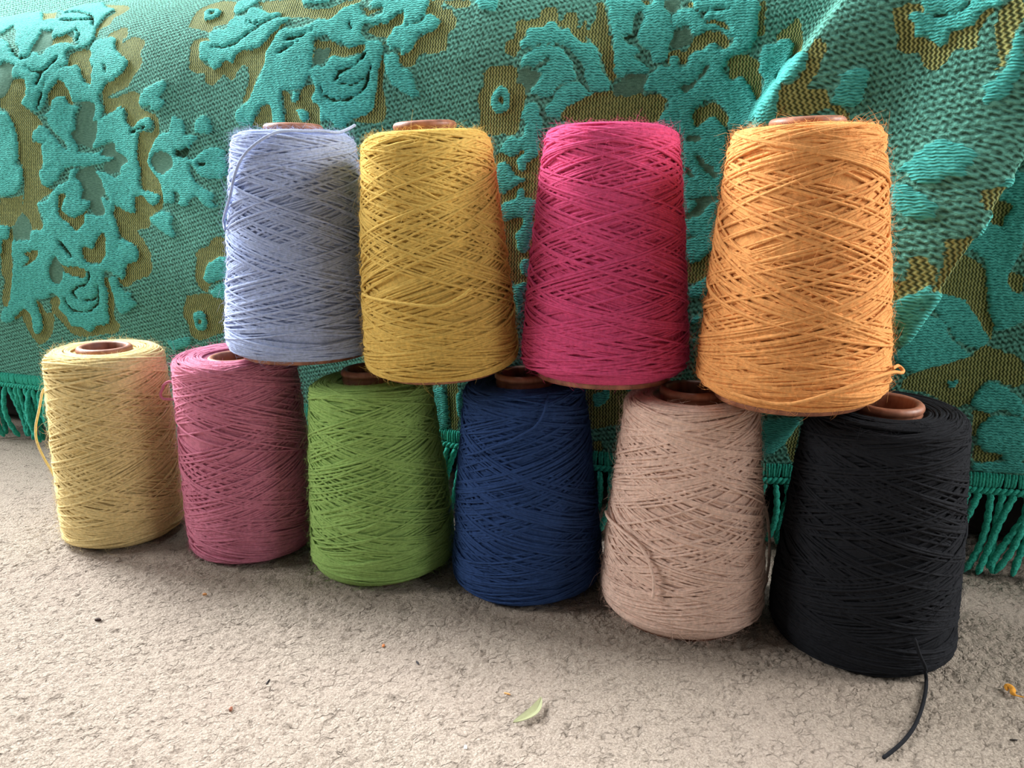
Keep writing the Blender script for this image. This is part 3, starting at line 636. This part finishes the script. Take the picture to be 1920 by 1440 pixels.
# the bed itself: base painted near black for the shadow gap behind the fringe, with its mattress
def build_bed():
    root = empty('bed', tuple(BED_O + BE_N * -0.5))
    tag(root, 'bed base painted near black as the shadow behind the turquoise fringe', 'bed')
    def slab(name, x0, x1, y0, y1, z0, z1, mat, r):
        # rounded block in bed axes: x along the bed, y into the room
        prof = []
        for cx, cy, a0 in ((x1 - r, y1 - r, 0), (x0 + r, y1 - r, 90), (x0 + r, y0 + r, 180), (x1 - r, y0 + r, 270)):
            for a in np.linspace(a0, a0 + 90, 5): prof.append((cx + r * math.cos(math.radians(a)), cy + r * math.sin(math.radians(a))))
        prof = np.array(prof); cen = prof.mean(0); rings = []
        for z, k in ((z0, 0.0), (z0, 1 - r / 0.6), (z0 + r * 0.6, 1.0), (z1 - r * 0.6, 1.0), (z1, 1 - r / 0.6), (z1, 0.0)):
            q = cen + (prof - cen) * k
            rings.append(q[:, :1] * BE_X + q[:, 1:] * BE_N + np.array([0, 0, z]))
        return mesh_obj(name, np.concatenate(rings), grid_faces(len(rings), len(prof), False, True), mat, root)
    slab('base', -1.0, 0.9, -0.28, 0.470, 0.012, 0.20, plain_material('bed_base_shade', (22, 20, 19), 0.95), 0.02)
    slab('mattress', -1.0, 0.9, -0.28, 0.40, 0.20, 0.40, plain_material('mattress_ticking', (200, 195, 185), 0.9), 0.05)
build_bed()

# ------------------------------------------------------------------ yarn cones
def cone_profile(H, Rb, Rt, cb, ct, ring):
    """yarn surface from under the bottom edge, up the side, over the shoulder to the tube"""
    p = [(Rb - cb - 0.010, 0.0008)]
    for a in np.linspace(0, math.pi / 2, 10): p.append((Rb - cb + cb * math.sin(a), cb * 0.75 * (1 - math.cos(a))))
    for t in np.linspace(0.08, 0.92, 12):
        z0, z1 = cb * 0.75, H - ct * 0.8
        p.append((Rb + (Rt - Rb) * t + 0.0012 * math.sin(t * math.pi), z0 + (z1 - z0) * t))
    for a in np.linspace(0, math.pi / 2, 10): p.append((Rt - ct + ct * math.cos(a), H - ct * 0.8 + ct * 0.8 * math.sin(a)))
    p.append(((Rt - ct + ring) / 2, H + 0.0004)); p.append((ring + 0.001, H - 0.0006))
    p = np.array(p); L = np.r_[0, np.cumsum(np.hypot(*np.diff(p, axis=0).T))]
    return p, L

def wind(prof, L, Rb, Rt, H, cb, ct, rng, yr, n_groups=16):
    """one long thread laid to and fro over the cone in crossing bands"""
    lb = L[10]; la0 = L[3]                       # bottom edge
    lt = L[23]; lend = L[-1] - yr * 2            # shoulder, tube
    ls, phs, offs = [], [], []
    phi = 0.0; lev = 0
    for g in range(n_groups):
        pitch = rng.uniform(0.060, 0.105)
        start = rng.uniform(0, 2 * math.pi)
        deep = rng.uniform(0, 1)
        up_to = rng.uniform(lt, L[32]) if deep < 0.55 else rng.uniform(L[32], lend)
        dn_to = rng.uniform(la0, lb + 0.010)
        step = rng.choice([-1, 1]) * rng.uniform(0.12, 0.22)
        base_off = -0.0016 + 0.0016 * g / n_groups
        for c in range(int(rng.integers(4, 7))):
            for d in (0, 1):
                a = dn_to + rng.uniform(-0.002, 0.002); b = min(lend, up_to + rng.uniform(-0.002, 0.002))
                if d: a, b = b, a
                turns = abs(b - a) / pitch
                if d: 
                    want = start + (c + 1) * step
                    end = phi + turns * 2 * math.pi
                    end = end + ((want - end + math.pi) % (2 * math.pi) - math.pi)
                else: end = phi + turns * 2 * math.pi
                n = max(30, int(abs(end - phi) / (2 * math.pi) * 34))
                t = np.arange(n) / n; e = t - 0.5 * np.sin(2 * math.pi * t) / (2 * math.pi)
                ls.append(a + (b - a) * e); phs.append(phi + (end - phi) * t)
                offs.append(np.full(n, base_off + rng.uniform(-0.0007, 0.0006)))
                phi = end
    def lay(l, ph, off):
        k = np.ones(9) / 9; l = np.convolve(np.pad(l, 4, mode='edge'), k, 'valid'); off = np.convolve(np.pad(off, 4, mode='edge'), k, 'valid')
        off = off + 0.0002 * np.sin(ph * 1.7 + l * 90)
        r = np.interp(l, L, prof[:, 0]); z = np.interp(l, L, prof[:, 1])
        tr = np.gradient(prof[:, 0], L); tz = np.gradient(prof[:, 1], L)
        nr = np.interp(l, L, tz); nz = -np.interp(l, L, tr); q = np.hypot(nr, nz); nr /= q; nz /= q
        r = r + nr * off; z = z + nz * off
        P = np.stack([r * np.cos(ph), r * np.sin(ph), z], -1); Nn = np.stack([nr * np.cos(ph), nr * np.sin(ph), nz], -1)
        return tube(P, yr * (1 + 0.16 * np.sin(ph * 3.1) + 0.12 * np.sin(ph * 7.7 + 1)), 5, Nn)
    main = lay(np.concatenate(ls), np.concatenate(phs), np.concatenate(offs))
    # rings of thread lying on the top
    n = 14 * 36; t = np.arange(n) / n
    top = lay(L[29] + (lend - L[29]) * (0.5 + 0.5 * np.sin(t * 23 + rng.uniform(0, 6)) * (0.4 + 0.6 * t)), t * 14 * 2 * math.pi, np.full(n, -0.0003))
    return join([main, top])

def fuzz(prof, L, rng, n):
    """loose fibres standing off the wool"""
    l = rng.uniform(L[4], L[-2], n); ph = rng.uniform(0, 2 * math.pi, n)
    r = np.interp(l, L, prof[:, 0]); z = np.interp(l, L, prof[:, 1])
    tr = np.gradient(prof[:, 0], L); tz = np.gradient(prof[:, 1], L)
    nr = np.interp(l, L, tz); nz = -np.interp(l, L, tr)
    P = np.stack([r * np.cos(ph), r * np.sin(ph), z], -1); Nn = np.stack([nr * np.cos(ph), nr * np.sin(ph), nz], -1)
    Tt = np.stack([-np.sin(ph), np.cos(ph), 0 * ph], -1); Bb = np.cross(Nn, Tt)
    a = rng.uniform(0, 2 * math.pi, n)[:, None]; D = np.cos(a) * Tt + np.sin(a) * Bb
    a2 = a + rng.normal(0, 1.2, n)[:, None]; D2 = np.cos(a2) * Tt + np.sin(a2) * Bb
    Ln = (rng.uniform(0.0028, 0.0065, n) * np.where(rng.uniform(0, 1, n) > 0.93, 1.8, 1))[:, None]; up = rng.uniform(0.25, 1.1, n)[:, None]
    t = np.array([0, 0.5, 1.0])[None, :, None]
    C = P[:, None] - 0.0006 * Nn[:, None] + Ln[:, None] * (D[:, None] * t + D2[:, None] * t * t * 0.6 + Nn[:, None] * up[:, None] * (t * 1.3 - t * t * 0.5))
    rad = 0.000095 * np.array([1, 0.85, 0.4])
    w = np.stack([Nn, np.cross(D, Nn), -Nn * 0.5 - np.cross(D, Nn)], 1)
    V = C[:, :, None] + w[:, None] * rad[None, :, None, None]
    base = grid_faces(3, 3, False, True)
    F = (base[None] + (np.arange(n) * 9)[:, None, None]).reshape(-1, 4)
    return V.reshape(-1, 3), F

def spool_mesh(total, base_r, ring):
    """brown tube: flared foot, conical wall, rolled lip"""
    t = 0.0042; lip = 0.0030
    out = [(base_r, 0.0), (base_r, 0.0035), (base_r - 0.004, 0.010), (ring - 0.0012, total - 0.012), (ring - 0.0008, total - 0.007)]
    for a in np.linspace(-60, 150, 10): out.append((ring - lip + lip * math.cos(math.radians(a)), total - lip + lip * math.sin(math.radians(a))))
    inn = [(ring - t - 0.0016, total - 0.006), (ring - t - 0.001, total - 0.02), (base_r - 0.009, 0.008), (base_r - 0.005, 0.0)]
    return lathe(out + inn, 72, True)

N = Nodes('brown_tube'); c = N.coord()
col = N.mix(N.ramp(N.noise(N.scale(c, (1, 1, 0.3)), 160, 4), 0.3, 0.7), lin(112, 68, 50), lin(168, 112, 86))
SPOOL = N.finish(col, N.ramp(N.noise(c, 300, 2), -0.6, 1.6), N.bump(N.noise(c, 500, 3), 0.0002, 0.4), 0, None, 0.5)
RING = 0.0222

CONES = [  # x, y, z, H, Rb, Rt, lean x, lean y, cb, ct, tube height, colour, name of colour, label, tails
    ((-0.3536, 0.6507, 0.002, 0.1678, 0.0515, 0.0478, 0.0189, -0.0103, 0.0099, 0.0087), 0.1725, (240, 218, 158), 'pale_yellow',
     'pale yellow wool yarn cone standing on the carpet with its tube top uncovered'),
    ((-0.2272, 0.6298, 0.002, 0.1688, 0.0560, 0.0495, -0.0167, -0.0310, 0.0129, 0.0052), 0.1692, (212, 132, 156), 'dusty_rose',
     'dusty rose yarn cone standing on the carpet partly under the periwinkle cone'),
    ((-0.1066, 0.5946, 0.002, 0.1554, 0.0610, 0.0489, -0.0411, -0.0023, 0.0110, 0.0094), 0.1658, (158, 194, 112), 'leaf_green',
     'leaf green yarn cone standing on the carpet beneath the mustard cone'),
    ((0.0128, 0.5661, 0.002, 0.1594, 0.0613, 0.0469, -0.0228, -0.0022, 0.0136, 0.0090), 0.1690, (50, 76, 126), 'navy_blue',
     'navy blue yarn cone standing on the carpet beneath mustard and magenta cones'),
    ((0.1252, 0.5176, 0.002, 0.1609, 0.0607, 0.0467, -0.0012, -0.0010, 0.0154, 0.0074), 0.1692, (240, 208, 192), 'blush_beige',
     'blush beige yarn cone standing on the carpet beneath the orange cone'),
    ((0.2435, 0.4854, 0.002, 0.1632, 0.0618, 0.0494, -0.0077, -0.0392, 0.0097, 0.0064), 0.1700, (34, 36, 41), 'black',
     'black yarn cone standing on the carpet with its tail trailing forward'),
    ((-0.1666, 0.6141, 0.1757, 0.1680, 0.0632, 0.0470, 0.0031, -0.0036, 0.0164, 0.0102), 0.1762, (180, 195, 232), 'periwinkle',
     'periwinkle blue yarn cone balanced on the dusty rose and green cones'),
    ((-0.0522, 0.5690, 0.1722, 0.1685, 0.0591, 0.0468, -0.0493, -0.0278, 0.0154, 0.0126), 0.1778, (226, 192, 106), 'mustard_yellow',
     'mustard yellow yarn cone balanced on the green and navy cones'),
    ((0.0668, 0.5474, 0.1722, 0.1705, 0.0615, 0.0469, 0.0081, 0.0234, 0.0186, 0.0113), 0.1745, (222, 86, 134), 'magenta_pink',
     'magenta pink yarn cone balanced on the navy and blush beige cones'),
    ((0.1830, 0.4918, 0.1722, 0.1661, 0.0614, 0.0457, -0.0297, -0.0214, 0.0181, 0.0095), 0.1735, (240, 172, 106), 'orange',
     'orange yarn cone balanced on the blush beige and black cones'),
]
TAILS = {
'pale_yellow': [[(-4263, 6816, 1260), (-4293, 6809, 1232), (-4327, 6766, 1062), (-4356, 6731, 920), (-4346, 6698, 787), (-4283, 6662, 645), (-4215, 6634, 531), (-4190, 6621, 479)]],
'dusty_rose': [[(-2791, 6202, 1468), (-2844, 6203, 1472), (-2888, 6194, 1438), (-2919, 6179, 1377), (-2906, 6170, 1343), (-2857, 6168, 1334), (-2618, 6166, 1325)]],
'periwinkle': [[(-1202, 6158, 3498), (-1245, 6100, 3465), (-1282, 5958, 3430), (-1326, 5853, 3424), (-1384, 5805, 3428), (-1462, 5745, 3422), (-1555, 5705, 3420), (-1645, 5678, 3410), (-1732, 5658, 3370), (-1848, 5680, 3297), (-1932, 5715, 3215), (-1999, 5750, 3096), (-2048, 5778, 2965), (-2122, 5861, 2850), (-2153, 5903, 2789), (-2127, 5842, 2722)]],
'mustard_yellow': [[(-1047, 5409, 2311), (-948, 5265, 2296), (-788, 5153, 2284), (-603, 5101, 2268), (-480, 5098, 2266), (-404, 5092, 2294), (-333, 5090, 2335), (-262, 5100, 2382)]],
'orange': [[(2271, 4494, 1979), (2356, 4606, 1968), (2380, 4590, 1945), (2359, 4560, 1935), (2274, 4493, 1955), (2117, 4370, 1956), (1973, 4310, 1927), (1847, 4289, 1886), (1728, 4292, 1843), (1620, 4327, 1804), (1530, 4374, 1792), (1437, 4429, 1805), (1335, 4532, 1820)]],
'navy_blue': [[(262, 5369, 1617), (235, 5200, 1566), (208, 5180, 1478), (156, 5163, 1407), (67, 5155, 1351), (-32, 5166, 1295), (-140, 5203, 1243), (-234, 5261, 1183), (-316, 5349, 1135)]],
'blush_beige': [[(693, 5209, 750), (698, 5088, 749), (739, 4948, 753), (797, 4841, 734), (866, 4758, 695), (911, 4712, 628), (944, 4678, 530), (953, 4665, 460), (948, 4656, 358)],
                [(1880, 5346, 720), (1896, 5346, 702), (1916, 5317, 586), (1924, 5284, 451), (1916, 5245, 297), (1888, 5216, 181), (1832, 5189, 72)]],
'black': [[(2480, 4235, 335), (2525, 4235, 221), (2575, 4240, 126), (2606, 4244, 22), (2533, 4115, 16), (2425, 3955, 18), (2312, 3814, 16), (2197, 3699, 18), (2087, 3614, 16), (2013, 3561, 18)]],
}
def clear_of_others(idx, W, vf):
    """leave out the fibres that would poke into a neighbouring cone or the carpet"""
    V, F = vf; M = np.array(W); P = (V @ M[:3, :3].T + M[:3, 3]).reshape(-1, 9, 3)
    keep = (P[:, :, 2] > 0.0005).all(1)
    for j, (c, tube_h, *_) in enumerate(CONES):
        if j == idx: continue
        (x, y, z, H, Rb, Rt, lx, ly, cb, ct) = c
        h = (P[:, :, 2] - z) / H
        d = np.hypot(P[:, :, 0] - x - math.sin(lx) * h * H, P[:, :, 1] - y - math.sin(ly) * h * H)
        keep &= ~((d < Rb + (Rt - Rb) * np.clip(h, 0, 1) + 0.0012) & (h > -0.04) & (h < 1 + 0.012 / H)).any(1)
    V = V.reshape(-1, 9, 3)[keep].reshape(-1, 3)
    return V, F[:len(V) * 6 // 9]
def build_cone(idx):
    (x, y, z, H, Rb, Rt, lx, ly, cb, ct), tube_h, rgb, cname, label = CONES[idx]
    rng = np.random.default_rng(100 + idx)
    root = empty('yarn_cone', (0, 0, 0))
    tag(root, label, 'yarn', 'cones of wool yarn stacked in two rows')
    a = Vector((math.sin(lx), math.sin(ly), 0)); a.z = math.sqrt(1 - a.length_squared)
    u = Vector((0, 1, 0)).cross(a).normalized(); v = a.cross(u)
    W = Matrix(((u.x, v.x, a.x, x), (u.y, v.y, a.y, y), (u.z, v.z, a.z, z - 0.002), (0, 0, 0, 1)))
    root.matrix_world = W
    mat = yarn_material(cname + '_wool', rgb, 0.7, 0.1 if cname == 'black' else 0.25)
    yr = 0.00088
    prof, L = cone_profile(H, Rb - 0.0016, Rt - 0.0013, cb, ct, RING)
    prof = prof + [0, 0.0016]
    core = prof.copy(); core[:, 0] -= 0.0020; core[-12:, 1] -= 0.0018
    cv, cf = lathe(np.vstack([core, [(RING - 0.002, H - 0.01), (RING + 0.02, 0.02), (Rb - cb - 0.012, 0.006)]]), 64, True)
    wv, wf = wind(prof, L, Rb, Rt, H, cb, ct, rng, yr)
    yv, yf = join([(cv, cf), (wv, wf)])
    yarn = mesh_obj('wound_yarn', yv, yf, mat, root)
    fz = mesh_obj('fuzz', *clear_of_others(idx, W, fuzz(prof, L, rng, 4500)), mat, yarn); fz['kind'] = 'stuff'
    mesh_obj('spool', *spool_mesh(tube_h, Rb - 0.0135, RING), SPOOL, root)
    Wi = np.array(W.inverted())
    for t in TAILS.get(cname, []):
        P = smooth_line(np.array(t, float) * 1e-4, len(t) * 8); P = P @ Wi[:3, :3].T + Wi[:3, 3]
        rr = np.hypot(P[:, 0], P[:, 1]); P[:, :2] *= (1 + np.where((rr < Rb + 0.004) & (P[:, 2] > 0.012), 0.0012, 0) / rr)[:, None]
        mesh_obj('loose_end', *tube(P, 0.0011 if cname != 'navy_blue' else 0.0008, 7), mat, root)
for i in range(len(CONES)): build_cone(i)

# ------------------------------------------------------------------ small things on the carpet
def leaf():
    p0, p1 = np.array([0.0006, 0.3835]), np.array([0.0178, 0.4062]); d = p1 - p0; Ln = np.linalg.norm(d); d /= Ln; n = np.array([-d[1], d[0]])
    t = np.linspace(0, 1, 25); w = np.linspace(-1, 1, 9)
    half = 0.0033 * np.sin(np.pi * t ** 0.9) ** 0.75; bow = -0.0042 * np.sin(np.pi * t)
    X = p0[None, None] + d * (t * Ln)[:, None, None] + n * (bow[:, None] + half[:, None] * w[None])[..., None]
    Z = 0.0030 + 0.0014 * np.abs(w)[None] ** 1.5 * np.sin(np.pi * t)[:, None] + 0.0018 * (t[:, None] - 0.4) ** 2 - 0.0004 * np.exp(-(w[None] / 0.15) ** 2)
    top = np.concatenate([X, Z[..., None]], -1); bot = top - [0, 0, 0.0004]
    f = grid_faces(25, 9); V = np.concatenate([top.reshape(-1, 3), bot.reshape(-1, 3)]); k = 25 * 9
    F = np.concatenate([f, f[:, ::-1] + k])
    rim = [i * 9 for i in range(25)] + [24 * 9 + j for j in range(1, 9)] + [i * 9 + 8 for i in range(23, -1, -1)] + [j for j in range(7, 0, -1)]
    rim = np.array(rim); r2 = np.roll(rim, -1); F = np.concatenate([F, np.stack([rim, r2, r2 + k, rim + k], -1)])
    o = mesh_obj('leaf', V - [0.009, 0.395, 0], F, plain_material('dry_leaf', (150, 154, 118), 0.6, 0.12, 250))
    o.location = (0.009, 0.395, 0)
    tag(o, 'small pale green curved leaf lying on the carpet', 'leaf')
leaf()
def scrap():
    P = np.array([(3052, 4140, 20), (3058, 4165, 32), (3076, 4160, 36), (3078, 4130, 34), (3062, 4108, 32), (3070, 4093, 24), (3095, 4086, 20), (3125, 4078, 18)], float) * 1e-4
    Q = smooth_line(P, 60); rad = np.interp(np.linspace(0, 1, 60), [0, 0.2, 0.6, 0.75, 1], [0.0008, 0.0015, 0.0016, 0.0005, 0.0003])
    V, F = tube(Q, rad, 9); c0 = np.array([0.3075, 0.412, 0])
    o = mesh_obj('yarn_scrap', V - c0, F, yarn_material('orange_scrap_wool', (226, 160, 66))); o.location = tuple(c0)
    tag(o, 'curled scrap of orange yarn lying on the carpet beside the black tail', 'yarn scrap')
scrap()
def crumb(name, label, cat, x, y, size, rgb, seed):
    rng = np.random.default_rng(seed)
    t = np.linspace(0.02, math.pi - 0.02, 9); p = np.arange(12) * 2 * math.pi / 12
    T, Pp = np.meshgrid(t, p, indexing='ij')
    rr = 1 + 0.25 * np.sin(2 * Pp + rng.uniform(0, 6)) * np.sin(T) + 0.15 * np.sin(5 * Pp + rng.uniform(0, 6)) * np.sin(2 * T) + 0.08 * rng.normal(size=T.shape)
    V = np.stack([size[0] * rr * np.sin(T) * np.cos(Pp), size[1] * rr * np.sin(T) * np.sin(Pp), size[2] * rr * np.cos(T)], -1).reshape(-1, 3)
    a = rng.uniform(0, 3.14); ca, sa = math.cos(a), math.sin(a)
    V = V @ np.array([[ca, sa, 0], [-sa, ca, 0], [0, 0, 1]])
    o = mesh_obj(name, V, grid_faces(9, 12, False, True), plain_material(name + '_surface', rgb, 0.6, 0.3, 900)); o.location = (x, y, size[2] * 0.8 + 0.0004)
    tag(o, label, cat)
crumb('seed', 'dark brown seed lying on the carpet in front of the pale yellow cone', 'seed', -0.2982, 0.4963, (0.0022, 0.0013, 0.0012), (58, 42, 38), 1)
crumb('flake', 'sharp black flake on the carpet in front of the green cone', 'crumb', -0.1535, 0.4244, (0.0021, 0.0008, 0.0007), (28, 24, 26), 2)
crumb('grit', 'reddish brown grit crumb in the foreground of the carpet', 'crumb', -0.1675, 0.3977, (0.0013, 0.0012, 0.0012), (150, 98, 78), 3)
crumb('lint', 'black bit of lint on the carpet in front of the navy cone', 'lint', -0.0619, 0.4447, (0.0026, 0.0006, 0.0006), (30, 28, 34), 4)
crumb('wool_bit', 'short orange wool bit on the carpet in front of the green and navy cones', 'lint', -0.0874, 0.4642, (0.0020, 0.0008, 0.0008), (200, 124, 72), 5)
crumb('wool_crumb', 'tan orange crumb on the carpet in front of the dusty rose cone', 'crumb', -0.2354, 0.5326, (0.0015, 0.0012, 0.0010), (190, 132, 78), 6)
crumb('wood_shaving', 'thin orange shaving on the carpet just above the pale leaf', 'crumb', -0.0030, 0.4127, (0.0022, 0.0006, 0.0006), (204, 150, 90), 7)
crumb('paper_speck', 'white paper speck near the front edge of the carpet', 'paper', -0.0258, 0.3655, (0.0013, 0.0011, 0.0009), (232, 230, 228), 8)
crumb('splinter', 'dark upright splinter on the carpet beyond the end of the black tail', 'splinter', 0.2823, 0.3715, (0.0004, 0.0020, 0.0006), (50, 44, 40), 9)
